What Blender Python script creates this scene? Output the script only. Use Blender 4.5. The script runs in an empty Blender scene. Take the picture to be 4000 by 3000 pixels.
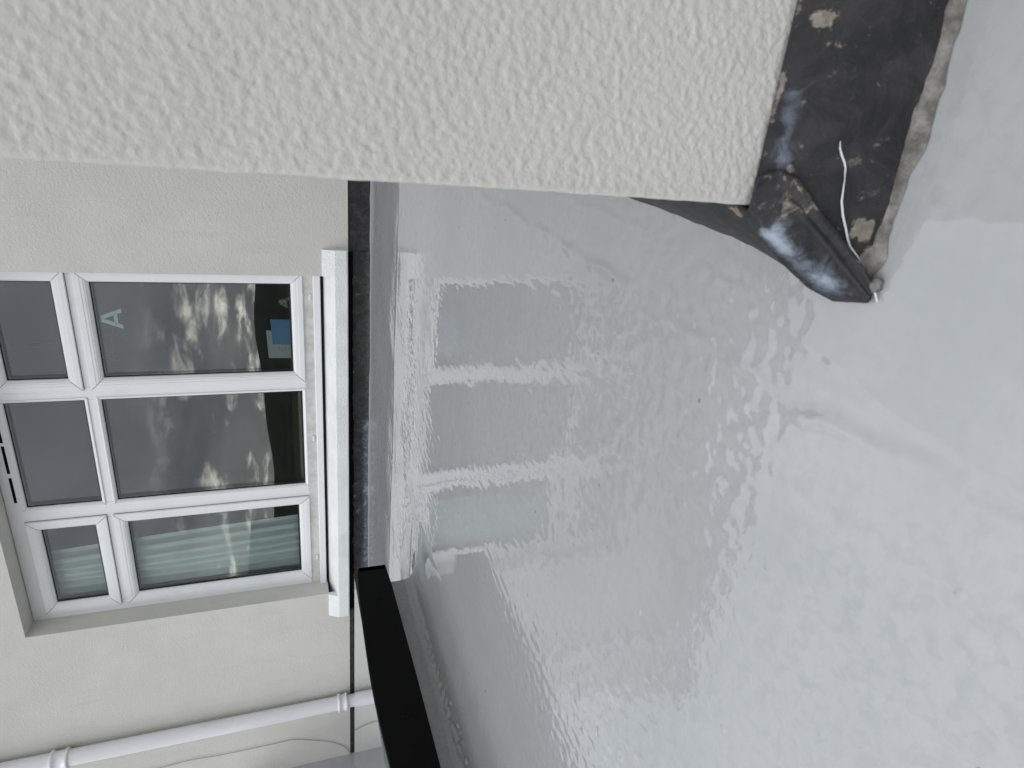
import bpy, math, random
import numpy as np
from mathutils import Vector, Matrix

random.seed(7)
rng = np.random.default_rng(11)
scn = bpy.context.scene
col = scn.collection

# ------------------------------------------------------------------ camera
cam_d = bpy.data.cameras.new("camera")
cam = bpy.data.objects.new("camera", cam_d)
col.objects.link(cam)
scn.camera = cam


def cam_axes(yaw, pit, rol):
    cy, sy, cp, sp, cr, sr = (math.cos(yaw), math.sin(yaw), math.cos(pit),
                              math.sin(pit), math.cos(rol), math.sin(rol))
    Ry = np.array([[cy, -sy, 0], [sy, cy, 0], [0, 0, 1]])
    B = np.array([[1, 0, 0], [0, 0, -1], [0, 1, 0]])
    Rp = np.array([[1, 0, 0], [0, cp, -sp], [0, sp, cp]])
    Rr = np.array([[cr, -sr, 0], [sr, cr, 0], [0, 0, 1]])
    return Rr @ Rp @ B @ Ry


_M = cam_axes(-0.417657574, 0.339149359, -0.0442146611)
_right, _down, _fwd = _M[0], _M[1], _M[2]
# the photographer held the phone turned a quarter: picture right = world down
_cr, _cu, _cb = _down, _right, -_fwd
cam.matrix_world = Matrix(((_cr[0], _cu[0], _cb[0], 0.0),
                           (_cr[1], _cu[1], _cb[1], 0.0),
                           (_cr[2], _cu[2], _cb[2], 0.5),
                           (0, 0, 0, 1)))
cam_d.sensor_fit = 'HORIZONTAL'
cam_d.sensor_width = 36.0
cam_d.lens = 2477.11 / 4000 * 36.0
cam_d.clip_start = 0.01
cam_d.clip_end = 6000
cam_d.dof.use_dof = True
cam_d.dof.focus_distance = 2.6
cam_d.dof.aperture_fstop = 11.0

# ------------------------------------------------------------------ sky
SUN_EL, SUN_AZ = math.radians(48), math.radians(232)   # azimuth clockwise from +Y
world = bpy.data.worlds.new("World")
scn.world = world
world.use_nodes = True
wn, wl = world.node_tree.nodes, world.node_tree.links
wn.clear()


def N(nt, t, **kw):
    n = nt.nodes.new(t)
    for k, v in kw.items():
        if k.startswith('i_'):
            n.inputs[k[2:].replace('_', ' ')].default_value = v
        else:
            setattr(n, k, v)
    return n


WT = world.node_tree
w_out = N(WT, 'ShaderNodeOutputWorld')
w_bg = N(WT, 'ShaderNodeBackground')
w_sky = N(WT, 'ShaderNodeTexSky')
w_sky.sky_type = 'NISHITA'
w_sky.sun_disc = False
w_sky.sun_elevation = SUN_EL
w_sky.sun_rotation = SUN_AZ
w_tc = N(WT, 'ShaderNodeTexCoord')
w_sep = N(WT, 'ShaderNodeSeparateXYZ')
wl.new(w_tc.outputs['Generated'], w_sep.inputs[0])


def wmath(op, a, b=None, c=None, clamp=False):
    n = WT.nodes.new('ShaderNodeMath')
    n.operation = op
    n.use_clamp = clamp
    for i, v in enumerate((a, b, c)):
        if v is None:
            continue
        if isinstance(v, (int, float)):
            n.inputs[i].default_value = v
        else:
            WT.links.new(v, n.inputs[i])
    return n.outputs[0]


zpos = wmath('MAXIMUM', w_sep.outputs[2], 0.0)
den = wmath('ADD', zpos, 0.26)
px = wmath('DIVIDE', w_sep.outputs[0], den)
py = wmath('DIVIDE', w_sep.outputs[1], den)
w_comb = N(WT, 'ShaderNodeCombineXYZ')
wl.new(px, w_comb.inputs[0])
wl.new(py, w_comb.inputs[1])
w_comb.inputs[2].default_value = 3.7
cl1 = N(WT, 'ShaderNodeTexNoise')
cl1.inputs['Scale'].default_value = 1.25
cl1.inputs['Detail'].default_value = 7
cl1.inputs['Roughness'].default_value = 0.52
cl1.inputs['Distortion'].default_value = 0.5
wl.new(w_comb.outputs[0], cl1.inputs['Vector'])
ramp = N(WT, 'ShaderNodeValToRGB')
ramp.color_ramp.elements[0].position = 0.30
ramp.color_ramp.elements[0].color = (0.50, 0.53, 0.58, 1)
ramp.color_ramp.elements[1].position = 0.72
ramp.color_ramp.elements[1].color = (1.45, 1.47, 1.50, 1)
wl.new(cl1.outputs['Fac'], ramp.inputs[0])
# breaks in the overcast, seen thinly low over the land
cl2 = N(WT, 'ShaderNodeTexNoise')
cl2.inputs['Scale'].default_value = 5.2
cl2.inputs['Detail'].default_value = 8
cl2.inputs['Roughness'].default_value = 0.58
cl2.inputs['Distortion'].default_value = 0.25
w_off = N(WT, 'ShaderNodeVectorMath')
w_off.operation = 'ADD'
w_off.inputs[1].default_value = (13.3, -4.1, 7.0)
wl.new(w_comb.outputs[0], w_off.inputs[0])
wl.new(w_off.outputs[0], cl2.inputs['Vector'])
gap = N(WT, 'ShaderNodeMapRange')
gap.interpolation_type = 'SMOOTHSTEP'
gap.inputs['From Min'].default_value = 0.52
gap.inputs['From Max'].default_value = 0.74
wl.new(cl2.outputs['Fac'], gap.inputs['Value'])
low = N(WT, 'ShaderNodeMapRange')
low.interpolation_type = 'SMOOTHSTEP'
low.inputs['From Min'].default_value = 0.215
low.inputs['From Max'].default_value = 0.08
wl.new(w_sep.outputs[2], low.inputs['Value'])
gfac = wmath('MULTIPLY', gap.outputs[0], low.outputs[0])
# Nishita sky (strength 0.1) shows in place of part of the cloud
w_sc = N(WT, 'ShaderNodeMix', data_type='RGBA', blend_type='MULTIPLY')
w_sc.inputs[0].default_value = 1.0
wl.new(w_sky.outputs[0], w_sc.inputs[6])
w_sc.inputs[7].default_value = (0.1, 0.1, 0.1, 1)
w_mix = N(WT, 'ShaderNodeMix', data_type='RGBA', blend_type='MIX')
w_mix.inputs[0].default_value = 0.86
wl.new(w_sc.outputs[2], w_mix.inputs[6])
wl.new(ramp.outputs[0], w_mix.inputs[7])
grad = wmath('ADD', wmath('MULTIPLY', zpos, 0.85), 0.70)
w_g = N(WT, 'ShaderNodeVectorMath')
w_g.operation = 'SCALE'
wl.new(w_mix.outputs[2], w_g.inputs[0])
wl.new(grad, w_g.inputs['Scale'])
w_mix2 = N(WT, 'ShaderNodeMix', data_type='RGBA', blend_type='MIX')
wl.new(gfac, w_mix2.inputs[0])
wl.new(w_g.outputs[0], w_mix2.inputs[6])
w_mix2.inputs[7].default_value = (4.4, 4.3, 3.85, 1)
wl.new(w_mix2.outputs[2], w_bg.inputs['Color'])
w_bg.inputs['Strength'].default_value = 1.22
wl.new(w_bg.outputs[0], w_out.inputs[0])

# ------------------------------------------------------------------ sun (overcast)
sun_d = bpy.data.lights.new("sun", 'SUN')
sun_d.energy = 0.55
sun_d.angle = math.radians(28)
sun_d.color = (1.0, 0.965, 0.92)
sun = bpy.data.objects.new("sun", sun_d)
col.objects.link(sun)
_sd = Vector((math.sin(SUN_AZ) * math.cos(SUN_EL), math.cos(SUN_AZ) * math.cos(SUN_EL), math.sin(SUN_EL)))
sun.rotation_euler = _sd.to_track_quat('Z', 'Y').to_euler()

scn.view_settings.view_transform = 'Standard'
scn.view_settings.look = 'None'
scn.view_settings.exposure = 0.0
scn.view_settings.gamma = 1.0
scn.view_settings.use_curve_mapping = False
scn.render.engine = 'CYCLES'
scn.cycles.use_denoising = True
scn.cycles.max_bounces = 7
scn.cycles.diffuse_bounces = 3
scn.cycles.glossy_bounces = 4
scn.cycles.transparent_max_bounces = 16

# ------------------------------------------------------------------ helpers


def tag(o, label=None, cat=None, group=None, kind=None):
    if label:
        o['label'] = label
    if cat:
        o['category'] = cat
    if group:
        o['group'] = group
    if kind:
        o['kind'] = kind
    return o


def empty(name, loc, label, cat, group=None):
    o = bpy.data.objects.new(name, None)
    o.empty_display_size = 0.1
    o.location = loc
    col.objects.link(o)
    return tag(o, label, cat, group)


def link(name, me, mat, parent=None, smooth=False):
    """mesh given in world coordinates; stays put when parented"""
    o = bpy.data.objects.new(name, me)
    if mat is not None:
        for m in (mat if isinstance(mat, (list, tuple)) else [mat]):
            me.materials.append(m)
    me.polygons.foreach_set('use_smooth', [bool(smooth)] * len(me.polygons))
    col.objects.link(o)
    if parent is not None:
        o.parent = parent
        inv = Vector((0, 0, 0))
        q = parent
        while q is not None:
            inv += q.location
            q = q.parent
        o.location = -inv
    return o


class MB:
    def __init__(s):
        s.v, s.f, s.m = [], [], []

    def add(s, vs, fs, mi=0):
        b = len(s.v)
        s.v += [tuple(map(float, p)) for p in vs]
        s.f += [tuple(b + i for i in f) for f in fs]
        s.m += [mi] * len(fs)
        return s

    def box(s, x0, x1, y0, y1, z0, z1, mi=0):
        x0, x1 = sorted((x0, x1)); y0, y1 = sorted((y0, y1)); z0, z1 = sorted((z0, z1))
        v = [(x0, y0, z0), (x1, y0, z0), (x1, y1, z0), (x0, y1, z0),
             (x0, y0, z1), (x1, y0, z1), (x1, y1, z1), (x0, y1, z1)]
        f = [(3, 2, 1, 0), (4, 5, 6, 7), (0, 1, 5, 4), (1, 2, 6, 5), (2, 3, 7, 6), (3, 0, 4, 7)]
        return s.add(v, f, mi)

    def bevbox(s, x0, x1, y0, y1, z0, z1, b=0.003):
        """box with chamfered front (low y) edges"""
        x0, x1 = sorted((x0, x1)); y0, y1 = sorted((y0, y1)); z0, z1 = sorted((z0, z1))
        r = [(0, y1), (0, y0 + b), (b, y0)]
        v = []
        for d, y in r:
            v += [(x0 + d, y, z0 + d), (x1 - d, y, z0 + d), (x1 - d, y, z1 - d), (x0 + d, y, z1 - d)]
        f = []
        for k in range(2):
            for i in range(4):
                j = (i + 1) % 4
                f.append((k * 4 + i, k * 4 + j, k * 4 + 4 + j, k * 4 + 4 + i))
        f += [(8, 9, 10, 11), (3, 2, 1, 0)]
        return s.add(v, f)

    def ring(s, x0, x1, z0, z1, prof):
        """mitred frame: prof = list of (inset, y) from outer back to inner back"""
        x0, x1 = sorted((x0, x1))
        v = []
        for d, y in prof:
            v += [(x0 + d, y, z0 + d), (x1 - d, y, z0 + d), (x1 - d, y, z1 - d), (x0 + d, y, z1 - d)]
        f = []
        for k in range(len(prof) - 1):
            for i in range(4):
                j = (i + 1) % 4
                f.append((k * 4 + i, k * 4 + j, k * 4 + 4 + j, k * 4 + 4 + i))
        return s.add(v, f)

    def tube(s, pts, r, n=10, cap=True):
        pts = [Vector(p) for p in pts]
        rs = r if isinstance(r, (list, tuple)) else [r] * len(pts)
        v = []
        up = Vector((0.13, 0.31, 0.94))
        for i, p in enumerate(pts):
            t = (pts[min(i + 1, len(pts) - 1)] - pts[max(i - 1, 0)]).normalized()
            a = t.cross(up)
            if a.length < 1e-4:
                a = t.cross(Vector((1, 0, 0)))
            a.normalize()
            b = t.cross(a)
            for k in range(n):
                w = 2 * math.pi * k / n
                v.append(p + (a * math.cos(w) + b * math.sin(w)) * rs[i])
        f = []
        for i in range(len(pts) - 1):
            for k in range(n):
                k2 = (k + 1) % n
                f.append((i * n + k, i * n + k2, (i + 1) * n + k2, (i + 1) * n + k))
        if cap:
            f.append(tuple(range(n - 1, -1, -1)))
            f.append(tuple((len(pts) - 1) * n + k for k in range(n)))
        return s.add(v, f)

    def lathe(s, prof, cx, cy, n=28):
        """prof = [(r, z)], around a vertical axis"""
        v = []
        for r, z in prof:
            for k in range(n):
                w = 2 * math.pi * k / n
                v.append((cx + r * math.cos(w), cy + r * math.sin(w), z))
        f = []
        for i in range(len(prof) - 1):
            for k in range(n):
                k2 = (k + 1) % n
                f.append((i * n + k, i * n + k2, (i + 1) * n + k2, (i + 1) * n + k))
        return s.add(v, f)

    def build(s, name, mat, parent=None, smooth=False):
        me = bpy.data.meshes.new(name)
        me.from_pydata(s.v, [], s.f)
        me.update()
        o = link(name, me, mat, parent, smooth)
        if isinstance(mat, (list, tuple)):
            me.polygons.foreach_set('material_index', s.m)
        return o


def fix_normals(o):
    import bmesh
    bm = bmesh.new()
    bm.from_mesh(o.data)
    bmesh.ops.recalc_face_normals(bm, faces=bm.faces)
    bm.to_mesh(o.data)
    bm.free()
    return o


def grid_mesh(name, P, mat, parent=None, smooth=True, attrs=None, flip=False):
    """P: (n,m,3) array of points"""
    n, m = P.shape[:2]
    me = bpy.data.meshes.new(name)
    idx = np.arange(n * m).reshape(n, m)
    q = np.stack([idx[:-1, :-1], idx[1:, :-1], idx[1:, 1:], idx[:-1, 1:]], -1).reshape(-1, 4)
    if flip:
        q = q[:, ::-1]
    nf = len(q)
    me.vertices.add(n * m)
    me.vertices.foreach_set('co', P.reshape(-1).astype(np.float32))
    me.loops.add(nf * 4)
    me.loops.foreach_set('vertex_index', q.reshape(-1).astype(np.int32))
    me.polygons.add(nf)
    me.polygons.foreach_set('loop_start', np.arange(0, nf * 4, 4, dtype=np.int32))
    me.polygons.foreach_set('loop_total', np.full(nf, 4, dtype=np.int32))
    me.update(calc_edges=True)
    me.validate()
    for k, a in (attrs or {}).items():
        at = me.attributes.new(k, 'FLOAT', 'POINT')
        at.data.foreach_set('value', a.reshape(-1).astype(np.float32))
    return link(name, me, mat, parent, smooth)


def waves(X, Y, lo, hi, n, seed, slope):
    """smooth random field: plane waves with wavelengths lo..hi, rms slope about `slope`"""
    r = np.random.default_rng(seed)
    H = np.zeros_like(X)
    for _ in range(n):
        lam = math.exp(r.uniform(math.log(lo), math.log(hi)))
        a = r.uniform(0, 2 * math.pi)
        H += lam / (2 * math.pi) * np.sin(2 * math.pi / lam * (X * math.cos(a) + Y * math.sin(a)) + r.uniform(0, 6.28))
    return H * slope * math.sqrt(2.0 / n)


def blobfield(X, Y, cell, seed, r0, r1, density=1.0):
    """jittered round bumps, 0..1"""
    r = np.random.default_rng(seed)
    H = np.zeros_like(X)
    x0, x1, y0, y1 = X.min(), X.max(), Y.min(), Y.max()
    nx, ny = int((x1 - x0) / cell) + 1, int((y1 - y0) / cell) + 1
    xs, ys = X[0], Y[:, 0]
    for i in range(nx):
        for j in range(ny):
            if r.random() > density:
                r.random(5)
                continue
            cx, cy = x0 + (i + r.random()) * cell, y0 + (j + r.random()) * cell
            R = r.uniform(r0, r1)
            h = r.uniform(0.35, 1.0)
            e = r.uniform(0.7, 1.5)
            a, b = np.searchsorted(xs, [cx - 2.2 * R, cx + 2.2 * R])
            c, d = np.searchsorted(ys, [cy - 2.2 * R, cy + 2.2 * R])
            if a >= b or c >= d:
                continue
            dx = (X[c:d, a:b] - cx) / R
            dy = (Y[c:d, a:b] - cy) / R
            g = h * np.exp(-1.6 * (dx * dx * e + dy * dy / e))
            H[c:d, a:b] = np.maximum(H[c:d, a:b], g)
    return H


# ------------------------------------------------------------------ materials


class Mat:
    def __init__(s, name, base=(0.5, 0.5, 0.5), rough=0.5, spec=0.5, metal=0.0, ior=1.5):
        s.m = bpy.data.materials.new(name)
        s.m.use_nodes = True
        s.t = s.m.node_tree
        s.b = s.t.nodes['Principled BSDF']
        s.out = s.t.nodes['Material Output']
        s.b.inputs['Base Color'].default_value = (*base, 1)
        s.b.inputs['Roughness'].default_value = rough
        s.b.inputs['Specular IOR Level'].default_value = spec
        s.b.inputs['Metallic'].default_value = metal
        s.b.inputs['IOR'].default_value = ior
        s.tc = s.t.nodes.new('ShaderNodeNewGeometry')
        s.vec = s.tc.outputs['Position']

    def mapping(s, scale=(1, 1, 1), rot=(0, 0, 0), loc=(0, 0, 0)):
        n = s.t.nodes.new('ShaderNodeMapping')
        n.inputs['Scale'].default_value = scale
        n.inputs['Rotation'].default_value = rot
        n.inputs['Location'].default_value = loc
        s.t.links.new(s.vec, n.inputs[0])
        return n.outputs[0]

    def noise(s, scale, detail=4, rough=0.5, vec=None, dist=0.0):
        n = s.t.nodes.new('ShaderNodeTexNoise')
        n.inputs['Scale'].default_value = scale
        n.inputs['Detail'].default_value = detail
        n.inputs['Roughness'].default_value = rough
        n.inputs['Distortion'].default_value = dist
        s.t.links.new(vec or s.vec, n.inputs['Vector'])
        return n.outputs['Fac']

    def voro(s, scale, vec=None, feature='F1', out='Distance'):
        n = s.t.nodes.new('ShaderNodeTexVoronoi')
        n.feature = feature
        n.inputs['Scale'].default_value = scale
        s.t.links.new(vec or s.vec, n.inputs['Vector'])
        return n.outputs[out]

    def math(s, op, a, b=None, c=None, clamp=False):
        n = s.t.nodes.new('ShaderNodeMath')
        n.operation = op
        n.use_clamp = clamp
        for i, v in enumerate((a, b, c)):
            if v is None:
                continue
            if isinstance(v, (int, float)):
                n.inputs[i].default_value = v
            else:
                s.t.links.new(v, n.inputs[i])
        return n.outputs[0]

    def remap(s, v, a, b, c=0.0, d=1.0, smooth=True):
        n = s.t.nodes.new('ShaderNodeMapRange')
        if smooth:
            n.interpolation_type = 'SMOOTHSTEP'
        n.inputs['From Min'].default_value = a
        n.inputs['From Max'].default_value = b
        n.inputs['To Min'].default_value = c
        n.inputs['To Max'].default_value = d
        s.t.links.new(v, n.inputs['Value'])
        return n.outputs[0]

    def attr(s, name):
        n = s.t.nodes.new('ShaderNodeAttribute')
        n.attribute_name = name
        return n.outputs['Fac']

    def mix(s, fac, a, b):
        n = s.t.nodes.new('ShaderNodeMix')
        n.data_type = 'RGBA'
        for i, v in ((0, fac), (6, a), (7, b)):
            if isinstance(v, tuple):
                n.inputs[i].default_value = (*v, 1)
            elif isinstance(v, (int, float)):
                n.inputs[i].default_value = v
            else:
                s.t.links.new(v, n.inputs[i])
        return n.outputs[2]

    def base(s, v):
        s.t.links.new(v, s.b.inputs['Base Color'])

    def rough(s, v):
        s.t.links.new(v, s.b.inputs['Roughness'])

    def bump(s, h, strength=1.0, dist=1.0):
        n = s.t.nodes.new('ShaderNodeBump')
        n.inputs['Strength'].default_value = strength
        n.inputs['Distance'].default_value = dist
        s.t.links.new(h, n.inputs['Height'])
        s.t.links.new(n.outputs[0], s.b.inputs['Normal'])
        return n


# grey liquid roof coating, glossy, brushed and slightly wavy
def coating(name, wave=1.0, c_lo=(0.320, 0.331, 0.333), c_hi=(0.360, 0.370, 0.371)):
    k = Mat(name, c_lo, 0.03, 0.5, 0.0, 1.68)
    n1 = k.noise(2.3, 4, 0.55)
    n2 = k.noise(1.0, 4, 0.6, vec=k.mapping((4, 55, 55)))           # brush strokes along the house
    sep = k.t.nodes.new('ShaderNodeSeparateXYZ')
    k.t.links.new(k.vec, sep.inputs[0])
    brush = k.remap(k.math('ADD', sep.outputs[1], k.math('MULTIPLY', n1, 1.2)), 2.6, 3.9)
    c = k.mix(k.remap(n1, 0.3, 0.7), c_lo, c_hi)
    c = k.mix(k.math('MULTIPLY', k.remap(n2, 0.35, 0.75, 0, 0.6), k.math('ADD', k.math('MULTIPLY', brush, 0.85), 0.15)), c, (0.40, 0.415, 0.42))
    mot = k.noise(52, 4, 0.62, dist=0.5)
    c = k.mix(k.math('MULTIPLY', k.remap(mot, 0.42, 0.66), k.remap(n1, 0.38, 0.62, 0.05, 0.34)), c, (0.25, 0.265, 0.272))
    # small specks of grit and pinholes
    vn = k.t.nodes.new('ShaderNodeTexVoronoi')
    vn.inputs['Scale'].default_value = 23
    k.t.links.new(k.vec, vn.inputs['Vector'])
    v = vn.outputs['Distance']
    sp = k.t.nodes.new('ShaderNodeSeparateColor')
    k.t.links.new(vn.outputs['Color'], sp.inputs[0])
    speck = k.math('MULTIPLY', k.remap(v, 0.10, 0.035), k.remap(sp.outputs[0], 0.76, 0.86))
    c = k.mix(k.math('MULTIPLY', speck, 0.8), c, (0.12, 0.12, 0.12))
    k.base(c)
    k.rough(k.remap(n1, 0.42, 0.66, 0.006, 0.022))
    # relief in metres: calm and rippled patches
    patch = k.math('MULTIPLY', k.remap(k.noise(1.7, 3, 0.6), 0.42, 0.62, 0.30, 1.0), k.remap(sep.outputs[1], 1.5, 0.7, 0.10, 1.0))
    h = k.math('MULTIPLY', k.noise(15, 2, 0.5, dist=0.4), 0.00060 * wave)
    h = k.math('ADD', h, k.math('MULTIPLY', k.math('MULTIPLY', k.noise(74, 2, 0.5, dist=0.6), patch), 0.00034 * wave))
    h = k.math('ADD', h, k.math('MULTIPLY', k.math('MULTIPLY', n2, brush), 0.00022))
    pim = k.math('MULTIPLY', k.remap(v, 0.16, 0.02), k.remap(sp.outputs[1], 0.84, 0.88))
    h = k.math('ADD', h, k.math('MULTIPLY', pim, 0.0007))
    k.bump(h)
    return k.m


M_COAT = coating('grey_roof_coating')
M_COAT_KERB = coating('grey_kerb_coating', 3.0)


def render_mat(name, c0, c1, cell, amp, fine):
    k = Mat(name, c0, 0.85, 0.25)
    n = k.noise(3.0, 5, 0.6)
    c = k.mix(k.remap(n, 0.3, 0.7), c0, c1)
    st = k.noise(1.6, 4, 0.6, vec=k.mapping((9, 9, 1.2)))
    c = k.mix(k.remap(st, 0.52, 0.8, 0, 0.22), c, (c0[0] * 0.72, c0[1] * 0.71, c0[2] * 0.68))
    k.base(c)
    h = k.math('MULTIPLY', k.noise(cell, 3, 0.55, dist=0.3), amp)
    h = k.math('ADD', h, k.math('MULTIPLY', k.noise(cell * 3.4, 2, 0.5), fine))
    k.bump(h)
    return k.m


M_RENDER_FAR = render_mat('far_wall_render', (0.622, 0.606, 0.567), (0.662, 0.646, 0.608), 105, 0.0034, 0.0012)
M_RENDER_NEAR = render_mat('near_wall_render', (0.525, 0.510, 0.476), (0.565, 0.550, 0.518), 190, 0.0009, 0.0004)
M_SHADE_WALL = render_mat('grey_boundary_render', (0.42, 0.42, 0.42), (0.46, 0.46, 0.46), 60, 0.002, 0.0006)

k = Mat('sill_masonry_paint', (0.76, 0.78, 0.78), 0.7, 0.3)
k.base(k.mix(k.remap(k.noise(6, 5, 0.6), 0.35, 0.7), (0.86, 0.88, 0.875), (0.77, 0.785, 0.78)))
k.bump(k.math('ADD', k.math('MULTIPLY', k.noise(80, 4, 0.6), 0.006), k.math('MULTIPLY', k.noise(260, 2, 0.5), 0.0014)))
M_SILL = k.m

k = Mat('white_upvc', (0.80, 0.81, 0.82), 0.32, 0.45)
k.base(k.mix(k.remap(k.noise(5, 5, 0.65), 0.45, 0.8, 0, 0.5), (0.80, 0.81, 0.82), (0.70, 0.70, 0.685)))
M_UPVC = k.m
k = Mat('grey_upvc', (0.62, 0.615, 0.595), 0.5, 0.3)
k.base(k.mix(k.remap(k.noise(14, 5, 0.65), 0.35, 0.7), (0.66, 0.655, 0.635), (0.52, 0.505, 0.475)))
M_UPVC_GREY = k.m
M_GASKET = Mat('black_rubber', (0.012, 0.012, 0.013), 0.6, 0.3).m
M_SPACER = Mat('grey_spacer_bar', (0.05, 0.05, 0.055), 0.45, 0.4).m
M_DARK = Mat('near_black', (0.006, 0.006, 0.006), 0.9, 0.1).m

k = Mat('pipe_gloss_paint', (0.78, 0.785, 0.80), 0.28, 0.5)
k.base(k.mix(k.remap(k.noise(7, 5, 0.65, vec=k.mapping((1, 1, 0.3))), 0.45, 0.8, 0, 0.6), (0.78, 0.785, 0.80), (0.66, 0.655, 0.64)))
k.bump(k.math('MULTIPLY', k.noise(38, 3, 0.5), 0.0016))
M_PIPE = k.m

k = Mat('black_powder_coat', (0.0035, 0.0035, 0.004), 0.55, 0.10)
k.base(k.mix(k.remap(k.noise(9, 6, 0.7), 0.60, 0.80, 0, 0.6), (0.0035, 0.0035, 0.004), (0.011, 0.011, 0.012)))
k.bump(k.math('MULTIPLY', k.noise(900, 2, 0.5), 0.00004))
M_BLACK = k.m


def lead(name, dark, mid, spec=0.3):
    k = Mat(name, dark, 0.5, spec)
    n1 = k.noise(26, 6, 0.68, dist=0.6)
    n2 = k.noise(95, 5, 0.68)
    n3 = k.noise(9, 5, 0.6, dist=0.8)
    c = k.mix(k.remap(n1, 0.36, 0.68), dark, mid)
    c = k.mix(k.remap(n3, 0.52, 0.70, 0, 0.6), c, (0.050, 0.041, 0.034))      # brown staining
    c = k.mix(k.remap(k.math('ADD', n2, k.math('MULTIPLY', n1, 0.35)), 0.79, 0.93, 0, 0.8), c, (0.15, 0.14, 0.125))  # flecks
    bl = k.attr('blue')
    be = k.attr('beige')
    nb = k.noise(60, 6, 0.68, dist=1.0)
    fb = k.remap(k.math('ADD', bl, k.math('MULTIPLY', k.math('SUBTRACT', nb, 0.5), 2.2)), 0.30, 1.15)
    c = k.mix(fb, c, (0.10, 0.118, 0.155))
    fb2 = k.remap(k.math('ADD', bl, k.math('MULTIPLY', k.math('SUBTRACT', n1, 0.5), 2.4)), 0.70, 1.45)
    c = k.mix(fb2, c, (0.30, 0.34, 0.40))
    fe = k.remap(k.math('ADD', be, k.math('MULTIPLY', k.math('SUBTRACT', n1, 0.5), 2.7)), 0.45, 0.62)
    c2 = k.mix(k.remap(n2, 0.35, 0.7), (0.15, 0.132, 0.108), (0.27, 0.245, 0.21))
    c = k.mix(fe, c, c2)
    k.base(c)
    k.rough(k.math('ADD', k.remap(n1, 0.3, 0.7, 0.40, 0.60), k.math('MULTIPLY', fe, 0.3)))
    h = k.math('MULTIPLY', n1, 0.0016)
    h = k.math('ADD', h, k.math('MULTIPLY', n2, 0.0007))
    h = k.math('ADD', h, k.math('MULTIPLY', fe, 0.0007))
    k.bump(h)
    return k.m


M_LEAD = lead('weathered_lead', (0.0125, 0.0122, 0.0140), (0.034, 0.032, 0.0325))
M_LEAD_FAR = lead('far_lead', (0.015, 0.0148, 0.016), (0.046, 0.044, 0.045))

k = Mat('cement_mortar', (0.27, 0.25, 0.215), 0.9, 0.2)
k.base(k.mix(k.remap(k.noise(45, 6, 0.65), 0.35, 0.7), (0.10, 0.093, 0.082), (0.27, 0.26, 0.24)))
k.bump(k.math('MULTIPLY', k.noise(170, 5, 0.6), 0.0022))
M_MORTAR = k.m

k = Mat('white_paint_string', (0.62, 0.66, 0.65), 0.45, 0.4)
M_THREAD = k.m

# window glass: real sheet, front face reflects by Fresnel, rest lets light through


def glass(name, layers, tint):
    m = bpy.data.materials.new(name)
    m.use_nodes = True
    t = m.node_tree
    t.nodes.clear()
    o = t.nodes.new('ShaderNodeOutputMaterial')
    tr = t.nodes.new('ShaderNodeBsdfTransparent')
    tr.inputs[0].default_value = (*tint, 1)
    gl = t.nodes.new('ShaderNodeBsdfGlossy')
    gl.inputs['Roughness'].default_value = 0.0
    gl.inputs['Color'].default_value = (0.98, 0.99, 1.0, 1)
    fr = t.nodes.new('ShaderNodeFresnel')
    fr.inputs[0].default_value = 1.5
    inv = t.nodes.new('ShaderNodeMath'); inv.operation = 'SUBTRACT'; inv.inputs[0].default_value = 1.0
    t.links.new(fr.outputs[0], inv.inputs[1])
    pw = t.nodes.new('ShaderNodeMath'); pw.operation = 'POWER'; pw.inputs[1].default_value = layers
    t.links.new(inv.outputs[0], pw.inputs[0])
    f2 = t.nodes.new('ShaderNodeMath'); f2.operation = 'SUBTRACT'; f2.inputs[0].default_value = 1.0
    t.links.new(pw.outputs[0], f2.inputs[1])
    mx = t.nodes.new('ShaderNodeMixShader')
    t.links.new(f2.outputs[0], mx.inputs[0])
    t.links.new(tr.outputs[0], mx.inputs[1])
    t.links.new(gl.outputs[0], mx.inputs[2])
    t.links.new(mx.outputs[0], o.inputs[0])
    return m


def clear(name, tint):
    m = bpy.data.materials.new(name)
    m.use_nodes = True
    t = m.node_tree
    t.nodes.clear()
    o = t.nodes.new('ShaderNodeOutputMaterial')
    tr = t.nodes.new('ShaderNodeBsdfTransparent')
    tr.inputs[0].default_value = (*tint, 1)
    t.links.new(tr.outputs[0], o.inputs[0])
    return m


M_GLASS = glass('window_glass_face', 1.7, (0.95, 0.965, 0.96))
M_GLASS_BODY = clear('window_glass_body', (0.97, 0.985, 0.98))
M_RL_GLASS = glass('rooflight_glass_face', 4.0, (0.80, 0.84, 0.84))
M_GLASS_EDGE = Mat('rooflight_glass_edge', (0.45, 0.47, 0.47), 0.15, 0.5).m

k = Mat('curtain_net', (0.55, 0.62, 0.58), 0.9, 0.1)
k.base(k.mix(k.remap(k.noise(9, 4, 0.6, vec=k.mapping((6, 6, 0.6))), 0.3, 0.7), (0.70, 0.80, 0.75), (0.84, 0.90, 0.87)))
M_CURTAIN = k.m
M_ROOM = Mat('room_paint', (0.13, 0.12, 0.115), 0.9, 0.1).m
M_BOARD = Mat('window_board_paint', (0.30, 0.30, 0.30), 0.5, 0.3).m
M_BLUE = Mat('blue_card', (0.17, 0.36, 0.58), 0.8, 0.2).m
M_WHITEPAPER = Mat('white_card', (0.58, 0.63, 0.62), 0.8, 0.2).m
M_INK = Mat('grey_ink', (0.10, 0.11, 0.12), 0.8, 0.2).m
M_LETTER = Mat('letter_vinyl', (0.62, 0.74, 0.74), 0.6, 0.3).m
k = Mat('cream_shell', (0.58, 0.50, 0.36), 0.6, 0.3)
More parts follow.
